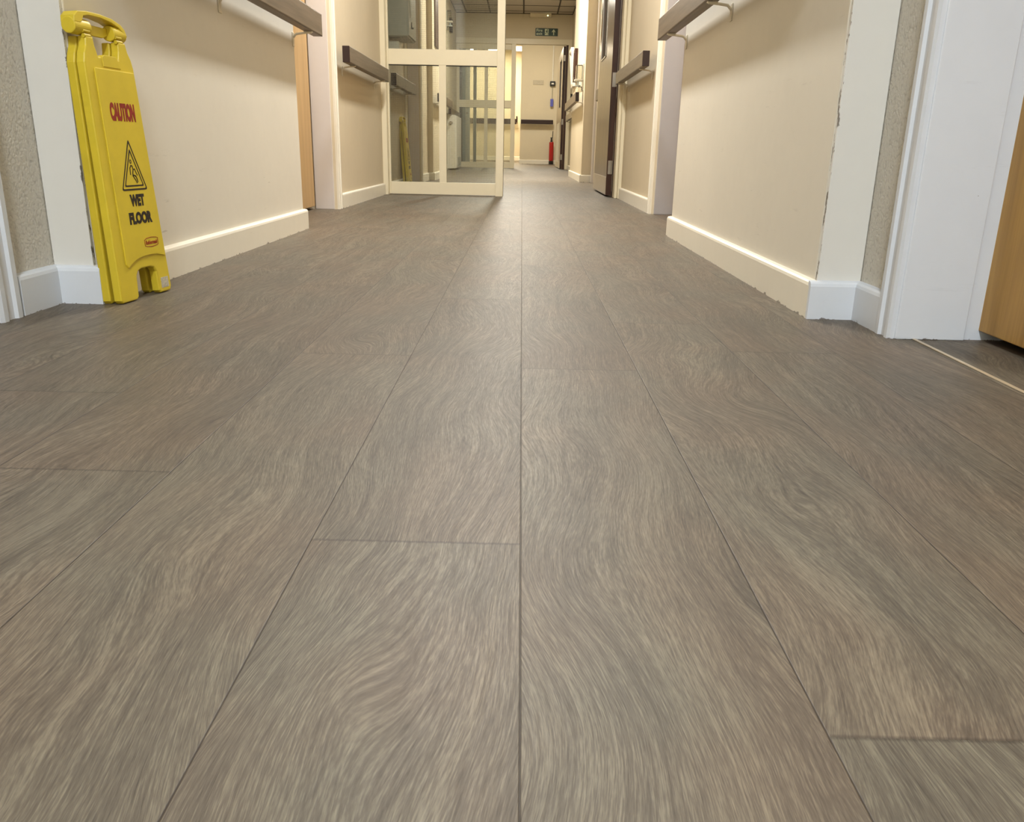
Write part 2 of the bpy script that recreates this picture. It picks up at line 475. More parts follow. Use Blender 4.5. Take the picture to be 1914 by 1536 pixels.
# ceilings
c = struct(B(-1.45, 1.10, -2.6, 16.24, H, H+0.05).build('ceiling', 'tile'))
g = MB()
for x in (-1.235, -1.045, -0.62, -0.025, 0.575, 0.85):
    w = 0.012 if x not in (-1.235, 0.85) else 0.010
    g.box(x-w, x+w, -2.4, 16.24, H-0.004, H+0.004)
y = -2.4
ys = []
y = 16.19
while y > -2.4:
    ys.append(y); y -= 0.60 if len(ys) > 1 else 0.24
ys.append(16.23)
for y in ys: g.box(-1.235, 0.86, y-0.012, y+0.012, H-0.004, H+0.004)
gp = g.build('ceiling_grid', 'grid', c)
c2 = struct(B(-3.2, 1.25, 16.36, 28.2, HL, HL+0.05).build('ceiling_1', 'tile'))
g = MB()
for k in range(8):
    x = -3.0+0.6*k
    g.box(x-0.012, x+0.012, 16.4, 28.1, HL-0.004, HL+0.004)
for k in range(20):
    y = 16.5+0.6*k
    g.box(-3.2, 1.25, y-0.012, y+0.012, HL-0.004, HL+0.004)
g.build('ceiling_grid', 'grid', c2)

# ------------------------------------------------------------------ baseboards
def base_poly(out):  # profile in (distance from wall, z)
    return [(0, 0), (out, 0), (out, 0.070), (out-0.002, 0.076), (out-0.006, 0.0795), (0, 0.0815)]
def baseboard(name, runs, mat='gloss_white', hgt=1.0, t=0.016):
    """runs: list of (x0,y0,x1,y1,nx,ny) wall line and outward normal; ends are butted or mitred by overlap"""
    m = MB()
    for x0, y0, x1, y1, nx, ny in runs:
        b = bmesh.new()
        pr = [(d, z*hgt) for d, z in base_poly(t)]
        A = [b.verts.new((x0+nx*d, y0+ny*d, z)) for d, z in pr]
        C = [b.verts.new((x1+nx*d, y1+ny*d, z)) for d, z in pr]
        n = len(pr)
        for i in range(n):
            b.faces.new((A[i], A[(i+1) % n], C[(i+1) % n], C[i]))
        b.faces.new(A[::-1]); b.faces.new(C)
        bmesh.ops.recalc_face_normals(b, faces=b.faces[:])
        m.add(b)
    return struct(m.build(name, mat))
baseboard('baseboard_left', [(-0.912, 1.770, -0.912, 3.566, 1, 0)])
baseboard('baseboard_left_1', [(-1.0, 1.776, -0.8962, 1.776, 0, -1), (-1.0, 1.62, -1.0, 1.766, 1, 0)], 'gloss_jamb')
baseboard('baseboard_left_2', [(-1.02, 4.79, -1.02, 6.32, 1, 0)])
baseboard('baseboard_left_3', [(-1.02, 6.5, -1.02, 7.56, 1, 0), (-1.02, 8.79, -1.02, 9.36, 1, 0), (-1.02, 9.36, -0.944, 9.36, 0, -1), (-0.96, 9.345, -0.96, 10.41, 1, 0)])
baseboard('baseboard_left_4', [(-1.235, 10.4, -1.235, 16.2, 1, 0)])
baseboard('baseboard_right', [(0.636, 1.775, 0.636, 3.592, -1, 0)])
baseboard('baseboard_right_1', [(0.6202, 1.780, 0.732, 1.780, 0, -1), (0.732, 1.64, 0.732, 1.775, -1, 0)], 'gloss_jamb')
baseboard('baseboard_right_2', [(0.745, 4.92, 0.745, 6.40, -1, 0)], 'gloss_white')
baseboard('baseboard_right_3', [(0.652, 9.68, 0.78, 9.68, 0, -1), (0.668, 9.665, 0.668, 12.01, -1, 0)])
baseboard('baseboard_right_4', [(0.86, 12.0, 0.86, 16.2, -1, 0)])
baseboard('baseboard_back', [(-0.075, 22.0, 1.0, 22.0, 0, -1), (-0.06, 21.985, -0.06, 28.2, -1, 0)], hgt=1.25)
baseboard('baseboard_back_1', [(-2.2, 28.2, -0.06, 28.2, 0, -1)], hgt=1.6)

# ------------------------------------------------------------------ doors and frames along the walls
def arch_strip(m, side, xw, y0, y1, z1):
    """moulded architrave upright on a wall face xw (side -1 left wall, +1 right wall)"""
    s = -side
    w = y1-y0
    prof = [(0, y0), (0.013, y0), (0.017, y0+w*0.10), (0.017, y0+w*0.28), (0.012, y0+w*0.36), (0.012, y0+w*0.66), (0.018, y0+w*0.72), (0.018, y0+w*0.92), (0.012, y1), (0, y1)]
    m.prism([(xw+s*d, y) for d, y in prof], 0, z1, axis='z')

# right near doorway: frame (jamb faces the camera), door leaf in the recess
struct(B(0.728, 0.862, 1.575, 1.600, 0, 2.04, bev=0.002).build('trim_2', 'gloss_jamb'))
m = MB(); arch_strip(m, 1, 0.732, 1.578, 1.640, 2.10)
m.box(0.715, 0.732, 0.55, 1.640, 2.05, 2.11, bev=0.002)
struct(m.build('trim_3', 'gloss_jamb'))
d = struct(B(0.892, 0.936, 0.66, 1.598, 0.018, 2.03, bev=0.002).build('door_1', 'wood_door'), 'brown veneered door in the right-hand doorway nearest the camera')
B(0.885, 0.8925, 0.70, 0.80, 0.95, 1.15, bev=0.002).build('handle_plate', 'steel', d)
wall('wall_right_10', 'gloss_jamb', (0.862, 1.05, 1.585, 1.602, 0, 2.04))
struct(B(0.7625, 0.7695, 0.62, 1.60, 0.0002, 0.002, bev=0.0005).build('trim_4', 'strip'))
struct(B(0.745, 0.90, 0.600, 0.625, 0, 2.04).build('trim_5', 'gloss_jamb'))
struct(B(0.96, 1.05, 0.62, 1.60, 0, 2.04).build('trim_6', 'void'))
# left near doorway (only its frame edge shows)
m = MB(); arch_strip(m, -1, -1.0, 1.545, 1.615, 2.10)
struct(m.build('trim_7', 'gloss_jamb'))
struct(B(-1.30, -1.013, 1.535, 1.560, 0, 2.04, bev=0.002).build('trim_8', 'gloss_jamb'))
struct(B(-1.22, -1.17, 0.60, 1.535, 0.018, 2.03).build('door_2', 'wood_door'), 'brown door in the left-hand doorway beside the camera')
# left recessed door behind the boxed wall
d = struct(B(-1.185, -1.141, 3.60, 4.700, 0.016, 2.03, bev=0.002).build('door_3', 'wood_door_b'), 'light brown door recessed behind the left smooth wall')
B(-1.142, -1.136, 3.70, 3.78, 0.95, 1.12, bev=0.002).build('handle_plate', 'steel', d)
m = MB().box(-1.14, -1.035, 4.712, 4.74, 0, 2.04, bev=0.002).box(-1.20, -1.125, 4.722, 4.745, 0, 2.04)
struct(m.build('trim_9', 'gloss_lilac'))
m = MB(); arch_strip(m, -1, -1.022, 4.722, 4.790, 2.10)
struct(m.build('trim_10', 'gloss_white'))
struct(B(-1.32, -1.21, 3.55, 4.72, 0, 2.04).build('trim_11', 'void'))
# right recessed door
d = struct(B(0.872, 0.916, 3.62, 4.832, 0.016, 2.03, bev=0.002).build('door_4', 'wood_door_b'), 'door recessed behind the right smooth wall, seen edge-on')
B(0.867, 0.8725, 3.72, 3.80, 0.95, 1.12, bev=0.002).build('handle_plate', 'steel', d)
struct(MB().box(0.758, 0.862, 4.838, 4.880, 0, 2.04, bev=0.002).box(0.85, 0.93, 4.845, 4.885, 0, 2.04).build('trim_12', 'gloss_grey'))
m = MB(); arch_strip(m, 1, 0.747, 4.858, 4.925, 2.10)
struct(m.build('trim_13', 'gloss_white'))
struct(B(0.94, 1.05, 3.575, 4.85, 0, 2.04).build('trim_14', 'void'))
# doorway in the left wall beyond the screen
struct(B(-1.185, -1.141, 7.66, 8.71, 0.016, 2.03).build('door_5', 'wall_far'), 'pale door behind the wired glass on the left')
struct(B(-1.14, -1.032, 8.712, 8.74, 0, 2.04, bev=0.002).build('trim_15', 'gloss_lilac'))
m = MB(); arch_strip(m, -1, -1.022, 8.722, 8.79, 2.10); arch_strip(m, -1, -1.022, 7.56, 7.625, 2.10)
struct(m.build('trim_16', 'gloss_white'))
struct(B(-1.32, -1.21, 7.6, 8.75, 0, 2.04).build('trim_17', 'void'))
# architrave in front of the right box beyond the open fire door
m = MB().box(0.772, 0.83, 9.56, 9.60, 0, H, bev=0.003).box(0.786, 0.83, 9.60, 9.68, 0, H)
struct(m.build('trim_18', 'gloss_lilac'))

# ------------------------------------------------------------------ glazed screen frames
def screen(y0, y1, xl, xr, zt, mullx, mullw, botr, midz, post, label, cat_group, stile=0.012):
    """one fixed glazed panel: stile, bottom rail, mid rail, mullion, four wired panes, closing post"""
    yc = (y0+y1)/2
    r = empty('glazed_screen', ((xl+xr)/2, yc, 0), label, 'glazed screen')
    m = MB().box(xl, xl+stile, y0, y1, 0.004, zt, bev=0.002)
    part(m, 'stile', 'gloss_cream', r)
    part(MB().box(xl+stile, post[0], y0, y1, 0.004, botr, bev=0.002), 'bottom_rail', 'gloss_cream', r)
    part(MB().box(xl+stile, post[0], y0, y1, midz[0], midz[1], bev=0.002), 'middle_rail', 'gloss_cream', r)
    part(MB().box(xl+stile, post[0], y0, y1, zt-0.09, zt, bev=0.002), 'top_rail', 'gloss_cream', r)
    mx0, mx1 = mullx-mullw/2, mullx+mullw/2
    part(MB().box(mx0, mx1, y0+0.001, y1-0.001, botr, midz[0]).box(mx0, mx1, y0+0.001, y1-0.001, midz[1], zt-0.09), 'mullion', 'gloss_cream', r)
    for (a, c) in ((xl+stile, mx0), (mx1, post[0])):
        for (z0, z1) in ((botr, midz[0]), (midz[1], zt-0.09)):
            p = MB().box(a, c, yc-0.001, yc+0.001, z0, z1)
            # single-sheet pane, 2 mm
            part(p, 'wired_pane', 'wired', r)
            part(MB().box(a, c, y0+0.006, y0+0.012, z1-0.006, z1), 'bead_shadow_line', 'black' if z0 == botr else 'gloss_white', r)  # lower panes: black strip stands for the shadow line under the middle rail
    part(MB().box(post[0], post[1], y0-0.035, y1+0.01, 0.0, zt, bev=0.002), 'post', 'gloss_cream', r)
    return r
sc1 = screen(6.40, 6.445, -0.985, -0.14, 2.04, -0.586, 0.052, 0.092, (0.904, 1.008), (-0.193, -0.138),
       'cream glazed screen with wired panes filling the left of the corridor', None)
# black paint wear line along the closing post's outer corner
part(B(-0.1385, -0.1365, 6.436, 6.452, 0.0, 2.04), 'smoke_seal', 'black', sc1)
struct(MB().box(-1.068, -0.985, 6.33, 6.47, 0, 2.12, bev=0.002).build('trim_19', 'gloss_cream'))
struct(MB().box(-1.02, 0.80, 6.37, 6.47, 2.04, 2.12, bev=0.002).build('trim_20', 'gloss_cream'))
wall('wall_back_3', 'wall_cream', (-1.02, 0.80, 6.38, 6.46, 2.12, H))
# right post of the first frame, with its stop
struct(MB().box(0.722, 0.80, 6.40, 6.60, 0, 2.04, bev=0.002).box(0.704, 0.722, 6.47, 6.60, 0, 2.04, bev=0.001).build('trim_21', 'gloss_cream'))

# second screen, further down
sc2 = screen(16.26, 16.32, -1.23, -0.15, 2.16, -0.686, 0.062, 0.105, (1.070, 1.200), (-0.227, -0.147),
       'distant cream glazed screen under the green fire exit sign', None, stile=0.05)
struct(MB().box(-1.26, 0.93, 16.22, 16.34, 2.157, 2.25, bev=0.003).build('trim_22', 'gloss_cream'))
struct(MB().box(0.80, 0.90, 16.22, 16.36, 0, 2.16, bev=0.003).build('trim_23', 'gloss_cream'))

# ------------------------------------------------------------------ open fire doors
def fire_door(name, hx, hy, x0, x1, y0, y1, zt, label, vis=(0.54, 0.92), kick=0.13):
    r = empty(name, (hx, hy, 0), label, 'door')
    # panel seen from the corridor with a lipped hardwood edge facing the camera
    vy0, vy1 = y0+vis[0], y0+vis[1]
    zb, z2 = 1.06*zt/2.03, zt-0.15
    m = MB().box(x0, x1, y0+0.012, vy0, 0.012, zt, bev=0.0008).box(x0, x1, vy1, y1, 0.012, zt, bev=0.0008)
    m.box(x0, x1, vy0, vy1, 0.012, zb).box(x0, x1, vy0, vy1, z2, zt)
    lf = part(m, 'door_leaf', 'fire_leaf', r)
    part(MB().box(x0, x1, y0, y0+0.013, 0.012, zt, bev=0.001), 'edge_lipping', 'wood_dark', r)
    part(MB().box((x0+x1)/2-0.003, (x0+x1)/2+0.003, vy0, vy1, zb, z2), 'vision_glass', 'black', lf)
    b = MB()
    for z in (zb, z2-0.012): b.box(x0-0.005, x0+0.003, vy0-0.008, vy1+0.008, z, z+0.012, bev=0.001)
    for yy in (vy0-0.008, vy1-0.004): b.box(x0-0.005, x0+0.003, yy, yy+0.012, zb, z2, bev=0.001)
    part(b, 'vision_bead', 'steel', lf)
    part(MB().box(x0-0.0025, x0, y0+0.02, y1-0.02, 0.018, 0.018+kick, bev=0.0008), 'kick_plate', 'kick', lf)
    for z in (0.22, 0.85, zt-0.2):
        part(MB().cyl((x1-0.004, y0-0.010, z-0.05), (x1-0.004, y0-0.010, z+0.05), 0.008, seg=12).box(x1-0.035, x1-0.004, y0-0.002, y0, z-0.05, z+0.05), 'hinge', 'steel', r)
    return r
fd1 = fire_door('fire_door', 0.70, 6.62, 0.657, 0.700, 6.66, 7.80, 2.03, 'brown fire door held open against the right wall, hinged on the near cream frame')
# dark rebate between door edge and frame
struct(B(0.701, 0.7215, 6.605, 6.64, 0, 2.04).build('trim_24', 'wood_dark'))
fd2 = fire_door('fire_door', 0.76, 16.5, 0.716, 0.760, 16.36, 18.6, 2.15, 'distant open fire door with white notice, beneath the fire exit sign', vis=(0.5, 1.2))
part(MB().box(0.711, 0.716, 16.9, 18.2, 0.12, 0.86, bev=0.001), 'notice_sheet', 'white_plastic', fd2)
struct(B(0.762, 0.80, 16.30, 16.36, 0, 2.157).build('trim_25', 'wood_dark'))

# ------------------------------------------------------------------ handrails
def handrail(name, x_out, wallx, y0, y1, z0, z1, label, cut_near=True, th=0.040, brackets=None, group='dark timber handrails along the corridor walls'):
    """rail along y; x_out = face towards the corridor, wallx = wall face"""
    s = 1 if wallx > x_out else -1        # direction towards the wall
    xi = x_out+s*th
    xa, xb = min(x_out, xi), max(x_out, xi)
    r = empty(name, ((xa+xb)/2, (y0+y1)/2, z0), label, 'handrail', group)
    part(MB().box(xa, xb, y0+0.002, y1-0.002, z0, z1, bev=0.005, seg=3), 'rail', 'rail', r)
    for yy, d in ((y0, 1), (y1, -1)):
        part(MB().box(xa+0.0005, xb-0.0005, min(yy, yy+d*0.004), max(yy, yy+d*0.004), z0+0.0005, z1-0.0005, bev=0.0018), 'end_cap', 'rail_end', r)
    for yb in (brackets or (y0+0.10, y1-0.07)):
        w = wallx-s*0.003
        m = MB().tube([(x_out+s*0.008, yb, z0-0.003), (xi, yb, z0-0.006), (w-s*0.012, yb, z0-0.010), (w-s*0.001, yb, z0-0.022)], 0.0045, 8)
        m.box(min(wallx, wallx-s*0.004), max(wallx, wallx-s*0.004), yb-0.012, yb+0.012, z0-0.055, z0-0.004, bev=0.0015)
        m.box(min(x_out+s*0.004, xi-s*0.004), max(x_out+s*0.004, xi-s*0.004), yb-0.010, yb+0.010, z0-0.004, z0, bev=0.001)
        part(m, 'bracket', 'bracket', r)
    return r
RZ = (0.755, 0.840)
handrail('handrail', -0.829, -0.912, 1.86, 3.69, 0.762, 0.847, 'brown timber handrail on the left smooth wall above the yellow sign', brackets=(1.95, 2.7, 3.53))
handrail('handrail', 0.553, 0.636, 1.90, 3.755, 0.780, 0.864, 'brown timber handrail on the right smooth wall nearest the camera', brackets=(1.98, 2.8, 3.53))
handrail('handrail', -0.937, -1.02, 4.80, 6.17, 0.766, 0.850, 'short brown handrail on the left wall just before the glazed screen', brackets=(4.98, 6.02))
handrail('handrail', 0.662, 0.745, 5.01, 6.39, 0.796, 0.878, 'short brown handrail on the right wall before the open fire door', brackets=(5.16, 6.25))
handrail('handrail', -0.937, -1.02, 6.53, 7.72, 0.773, 0.857, 'brown handrail seen through the left wired pane of the screen, above the far yellow sign', brackets=(6.80, 7.50))
handrail('handrail', -0.877, -0.96, 9.40, 10.95, 0.810, 0.896, 'brown handrail crossing behind the mullion of the near glazed screen', brackets=(9.6, 10.3))
handrail('handrail', -1.15, -1.235, 14.03, 16.1, 0.862, 0.958, 'brown handrail behind the low white cabinet, left side far down the corridor')
handrail('handrail', 0.579, 0.668, 9.80, 12.2, 0.862, 0.958, 'dark handrail on the right wall below the hand sanitiser dispenser')
handrail('handrail', 0.775, 0.86, 13.2, 15.9, 0.84, 0.94, 'far right handrail end just behind the sanitiser rail, beside the distant doorway')
handrail('handrail', 0.700, 0.80, 7.66, 8.55, 0.800, 0.900, 'handrail end peeping past the edge of the near open fire door')
def handrail_x(name, y_out, wally, x0, x1, z0, z1, label):
    r = empty(name, ((x0+x1)/2, (y_out+wally)/2, z0), label, 'handrail', 'dark timber handrails along the corridor walls')
    part(MB().box(x0, x1, y_out, y_out+0.04, z0, z1, bev=0.006), 'rail', 'rail_end', r)
    for xx in (x0+0.12, (x0+x1)/2, x1-0.12):
        part(MB().box(xx-0.012, xx+0.012, y_out+0.02, wally, z0-0.022, z0-0.002, bev=0.002), 'bracket', 'bracket', r)
    return r
handrail_x('handrail', 21.86, 22.0, -0.045, 0.76, 0.960, 1.062, 'dark handrail across the right end wall of the lobby under a faded notice')
handrail_x('handrail', 28.05, 28.2, -1.70, -0.20, 1.12, 1.28, 'dark handrail across the yellow-lit left end wall of the lobby')
handrail('handrail', -0.20, -0.06, 26.3, 27.6, 1.12, 1.30, 'short handrail return end at the lobby corner')
handrail('handrail', -1.17, -1.25, 19.0, 20.5, 0.90, 1.00, 'short handrail on the lobby left side, behind the far screen')

# ------------------------------------------------------------------ lettering helper
def text_bm(body, x0, x1, z0, z1, y, depth=0.0005, bold=0.02, shear=0.0):
    cu = bpy.data.curves.new('t', 'FONT'); cu.body = body; cu.size = 1.0
    cu.offset = bold; cu.extrude = 0.01; cu.shear = shear; cu.resolution_u = 4
    ob = bpy.data.objects.new('t', cu); COL.objects.link(ob)
    bpy.context.view_layer.update()
    dg = bpy.context.evaluated_depsgraph_get()
    me = bpy.data.meshes.new_from_object(ob.evaluated_get(dg))
    bpy.data.objects.remove(ob); bpy.data.curves.remove(cu)
    xs = [v.co.x for v in me.vertices]; ys = [v.co.y for v in me.vertices]; zs = [v.co.z for v in me.vertices]
    ax, bx, ay, by, az, bz = min(xs), max(xs), min(ys), max(ys), min(zs), max(zs)
    b = bmesh.new(); b.from_mesh(me); bpy.data.meshes.remove(me)
    for v in b.verts:
        px = x0+(v.co.x-ax)/(bx-ax)*(x1-x0); pz = z0+(v.co.y-ay)/(by-ay)*(z1-z0)
        py = y - (v.co.z-az)/(bz-az)*depth
        v.co = Vector((px, py, pz))
    return b

# ------------------------------------------------------------------ folding wet floor sign
def wobble_poly(outer, inner):
    return outer, inner
def ring_prism(m, outer, inner, d0, d1):
    """closed outline stroke between two polylines with equal point counts"""
    n = len(outer)
    for i in range(n):
        j = (i+1) % n
        m.prism([outer[i], outer[j], inner[j], inner[i]], d0, d1)
def rounded(pts, r, k=3):
    out = []
    n = len(pts)
    for i in range(n):
        p = Vector(pts[i]); a = Vector(pts[i-1]); b = Vector(pts[(i+1) % n])
        u = (a-p).normalized(); v = (b-p).normalized()
        A = p+u*r; Bq = p+v*r
        for t in range(k+1):
            s = t/k
            q = A*(1-s)**2+p*2*s*(1-s)+Bq*s*s
            out.append((q.x, q.y))
    return out
def make_sign():
    """local frame: x across, z up the panel, -y towards the reader; origin at left foot of the front panel"""
    r = empty('wet_floor_sign', (0, 0, 0))
    outline = [(0.006, 0.0), (0.000, 0.006), (0.003, 0.20), (0.006, 0.484), (0.012, 0.502), (0.020, 0.516), (0.024, 0.534), (0.047, 0.534), (0.0485, 0.518), (0.0555, 0.4985),
               (0.127, 0.4985), (0.133, 0.516), (0.135, 0.534), (0.160, 0.534), (0.165, 0.516), (0.174, 0.502), (0.179, 0.484), (0.192, 0.22), (0.2045, 0.010), (0.199, 0.0),
               (0.158, 0.0), (0.1515, 0.006), (0.150, 0.050), (0.143, 0.060), (0.128, 0.064), (0.092, 0.064), (0.077, 0.060), (0.070, 0.050), (0.0665, 0.006), (0.060, 0.0)]
    m = MB().prism(outline, 0.000, 0.019, bev=0.003)
    # raised centre face with curved lower edge
    face = rounded([(0.034, 0.476), (0.172, 0.476), (0.1945, 0.078)], 0.004)[:-4]
    face = rounded([(0.033, 0.476), (0.173, 0.476), (0.194, 0.081), (0.180, 0.084), (0.160, 0.0885), (0.130, 0.090), (0.100, 0.089), (0.075, 0.085), (0.055, 0.078), (0.042, 0.070), (0.0345, 0.078)], 0.0035, 3)
    m.prism(face, -0.0030, 0.004, bev=0.0015)
    # raised tab between the hinge arms and ribs
    m.prism([(0.066, 0.480), (0.066, 0.4985), (0.074, 0.503), (0.116, 0.503), (0.124, 0.490), (0.128, 0.480)], -0.0015, 0.012, bev=0.001)
    fp = part(m, 'front_panel', 'yellow', r)
    dy = 0.021
    bl = [(x, z) for x, z in outline]
    m = MB().prism(bl, 0.0, 0.019, bev=0.003)
    for v in m.bm.verts:        # the rear panel stands slightly apart at the foot
        v.co.y += dy+0.006*(1-v.co.z/0.53)
    part(m, 'back_panel', 'yellow_dark', r)
    # hinge barrels and the carrying handle
    yc = 0.016
    m = MB()
    m.cyl((-0.004, yc, 0.551), (0.050, yc, 0.551), 0.0155, seg=28, bev=0.002)
    m.cyl((0.128, yc, 0.551), (0.172, yc, 0.551), 0.0155, seg=28, bev=0.002)
    m.prism([(0.050, 0.546), (0.050, 0.560), (0.128, 0.560), (0.128, 0.546), (0.112, 0.540), (0.066, 0.540)], yc+0.002, yc+0.009, bev=0.0015)
    part(m, 'hinge', 'yellow', r, False)
    for x in (0.030, 0.140):
        part(MB().cyl((x-0.009, 0.004, 0.534), (x+0.012, 0.004, 0.534), 0.004, seg=12).cyl((x-0.009, 0.004, 0.543), (x+0.012, 0.004, 0.543), 0.003, seg=12), 'hinge_clip', 'yellow_dark', r)
    outer = [(-0.004, 0.556), (-0.002, 0.568), (0.010, 0.577), (0.040, 0.5805), (0.085, 0.581), (0.125, 0.578), (0.155, 0.570), (0.168, 0.562), (0.174, 0.548)]
    inner = [(0.158, 0.556), (0.148, 0.563), (0.122, 0.570), (0.085, 0.574), (0.045, 0.5735), (0.028, 0.570), (0.022, 0.560), (0.016, 0.556)]
    m = MB().prism(outer+inner, yc-0.015, yc+0.015, bev=0.0015)
    part(m, 'handle', 'yellow', r)
    # printed matter, 0.5 mm proud of the raised face
    Y = -0.0030
    part_bm = lambda b: (lambda mm: (mm.add(b), mm)[1])(MB())
    part(part_bm(text_bm('CAUTION', 0.0610, 0.1520, 0.3745, 0.4115, Y, bold=0.062)), 'caution_lettering', 'red_ink', fp)
    m = MB()
    o = rounded([(0.1090, 0.3395), (0.1580, 0.2325), (0.0600, 0.2325)], 0.007, 4)
    i = rounded([(0.1090, 0.3320), (0.1535, 0.2360), (0.0645, 0.2360)], 0.005, 4)
    ring_prism(m, o, i, Y-0.0005, Y)
    o = rounded([(0.1090, 0.3200), (0.1460, 0.2405), (0.0720, 0.2405)], 0.005, 4)
    i = rounded([(0.1090, 0.3130), (0.1420, 0.2435), (0.0760, 0.2435)], 0.004, 4)
    ring_prism(m, o, i, Y-0.0005, Y)
    # slipping figure, drawn in line
    def stroke(pts, w):
        for a, b_ in zip(pts, pts[1:]):
            a = Vector(a); b_ = Vector(b_); d_ = (b_-a).normalized()*w*0.4; n_ = Vector((-(b_-a).y, (b_-a).x)).normalized()*w/2
            m.prism([tuple(a-d_-n_), tuple(b_+d_-n_), tuple(b_+d_+n_), tuple(a-d_+n_)], Y-0.0005, Y)
    hc = Vector((0.1065, 0.2925))
    ho = [(hc.x+0.0035*math.cos(t*math.pi/6), hc.y+0.0046*math.sin(t*math.pi/6)) for t in range(12)]
    hi = [(hc.x+0.0018*math.cos(t*math.pi/6), hc.y+0.0026*math.sin(t*math.pi/6)) for t in range(12)]
    ring_prism(m, ho, hi, Y-0.0005, Y)
    stroke([(0.1000, 0.2660), (0.1010, 0.2790), (0.1060, 0.2845), (0.1105, 0.2830), (0.1125, 0.2760), (0.1095, 0.2690), (0.1085, 0.2630), (0.1165, 0.2540), (0.1205, 0.2480)], 0.0024)
    stroke([(0.1125, 0.2760), (0.1180, 0.2770), (0.1220, 0.2690), (0.1255, 0.2640)], 0.0022)
    stroke([(0.1120, 0.2640), (0.1190, 0.2620), (0.1225, 0.2560), (0.1240, 0.2500)], 0.0028)
    part(m, 'hazard_triangle', 'black_ink', fp)
    part(part_bm(text_bm('WET', 0.0835, 0.1385, 0.1985, 0.2240, Y, bold=0.062)), 'wet_lettering', 'black_ink', fp)
    part(part_bm(text_bm('FLOOR', 0.0700, 0.1590, 0.1605, 0.1865, Y, bold=0.062)), 'floor_lettering', 'black_ink', fp)
    m = MB()
    o = [(0.1140, 0.1240), (0.1230, 0.1275), (0.1425, 0.1290), (0.1620, 0.1275), (0.1700, 0.1250), (0.1695, 0.1110), (0.1610, 0.1085), (0.1420, 0.1068), (0.1220, 0.1085), (0.1140, 0.1110)]
    c_ = Vector((0.142, 0.118)); i = [tuple(c_+(Vector(p)-c_)*Vector((0.955, 0)).x) if False else (c_.x+(p[0]-c_.x)*0.965, c_.y+(p[1]-c_.y)*0.88) for p in o]
    ring_prism(m, o, i, Y-0.0005, Y)
    m.add(text_bm('Rubbermaid', 0.1175, 0.1665, 0.1130, 0.1222, Y, bold=0.012, shear=0.25))
    part(m, 'maker_mark', 'red_ink', fp)
    part(MB().box(0.1625, 0.1935, -0.0006, 0.001, 0.0095, 0.0335, bev=0.0003).box(0.170, 0.186, -0.0009, 0.0, 0.0130, 0.0240), 'sticker', 'silver_sticker', fp)
    return r
sign = make_sign()
sign['label'] = 'folded yellow wet floor sign leaning on the left wall, nearest the camera'
sign['category'] = 'floor sign'; sign['group'] = 'yellow folding wet floor signs'
def place_sign(o, loc, ang, lean):
    e1 = Vector((math.sin(ang), math.cos(ang), 0))
    n = Vector((-math.cos(ang), math.sin(ang), 0))
    e2 = Vector((0, 0, 1))*math.cos(lean)+n*math.sin(lean)
    e3 = e2.cross(e1)
    mt = Matrix((e1, e3, e2)).transposed().to_4x4()
    mt.translation = Vector(loc)
    o.matrix_world = mt
    bpy.context.view_layer.update()
place_sign(sign, (-0.8525, 1.7565, 0.002), math.radians(6.86), math.radians(2.5))
def copy_tree(o, parent=None):
    c_ = o.copy(); COL.objects.link(c_)
    if parent is not None: c_.parent = parent
    for ch in list(o.children): copy_tree(ch, c_)
    return c_
s2 = copy_tree(sign)
s2['label'] = 'folded yellow wet floor sign behind the wired glass screen'
place_sign(s2, (-0.948, 7.22, 0.002), math.radians(2.0), math.radians(4.6))

# ------------------------------------------------------------------ things on the walls
# grey metal cabinet behind the screen, upper left
r = empty('wall_cabinet', (-0.945, 6.9, 1.10), 'grey metal cabinet high on the left wall behind the wired glass', 'cabinet')
part(MB().box(-1.02, -0.865, 6.66, 7.10, 1.120, 1.75, bev=0.010, seg=3), 'cabinet_body', 'grey_metal', r)
part(MB().box(-0.866, -0.855, 6.67, 7.09, 1.13, 1.74, bev=0.003), 'cabinet_door', 'grey_metal', r)
part(MB().box(-0.856, -0.850, 6.80, 6.815, 1.19, 1.235, bev=0.002), 'latch', 'black', r)
part(MB().cyl((-0.855, 6.86, 1.20), (-0.846, 6.86, 1.20), 0.006, seg=12), 'key_lock', 'black', r)
part(MB().tube([(-0.860, 6.70, 1.60), (-0.852, 6.74, 1.45), (-0.850, 6.72, 1.34), (-0.852, 6.76, 1.26)], 0.005, 8), 'cord', 'white_plastic', r)
r = tag(MB().box(-1.02, -0.940, 6.72, 6.86, 1.00, 1.095, bev=0.006).build('switch_box', 'white_plastic'), 'small white box mounted directly under the grey metal cabinet', 'electrical box')
# tall dark corner guard seen at the top of the left pane
tag(MB().box(-0.960, -0.945, 9.56, 9.96, 1.372, 2.5, bev=0.012, seg=4).build('wall_guard', 'wood_dark'), 'tall dark brown guard strip with rounded foot on the left wall, above the glass mullion', 'wall guard')
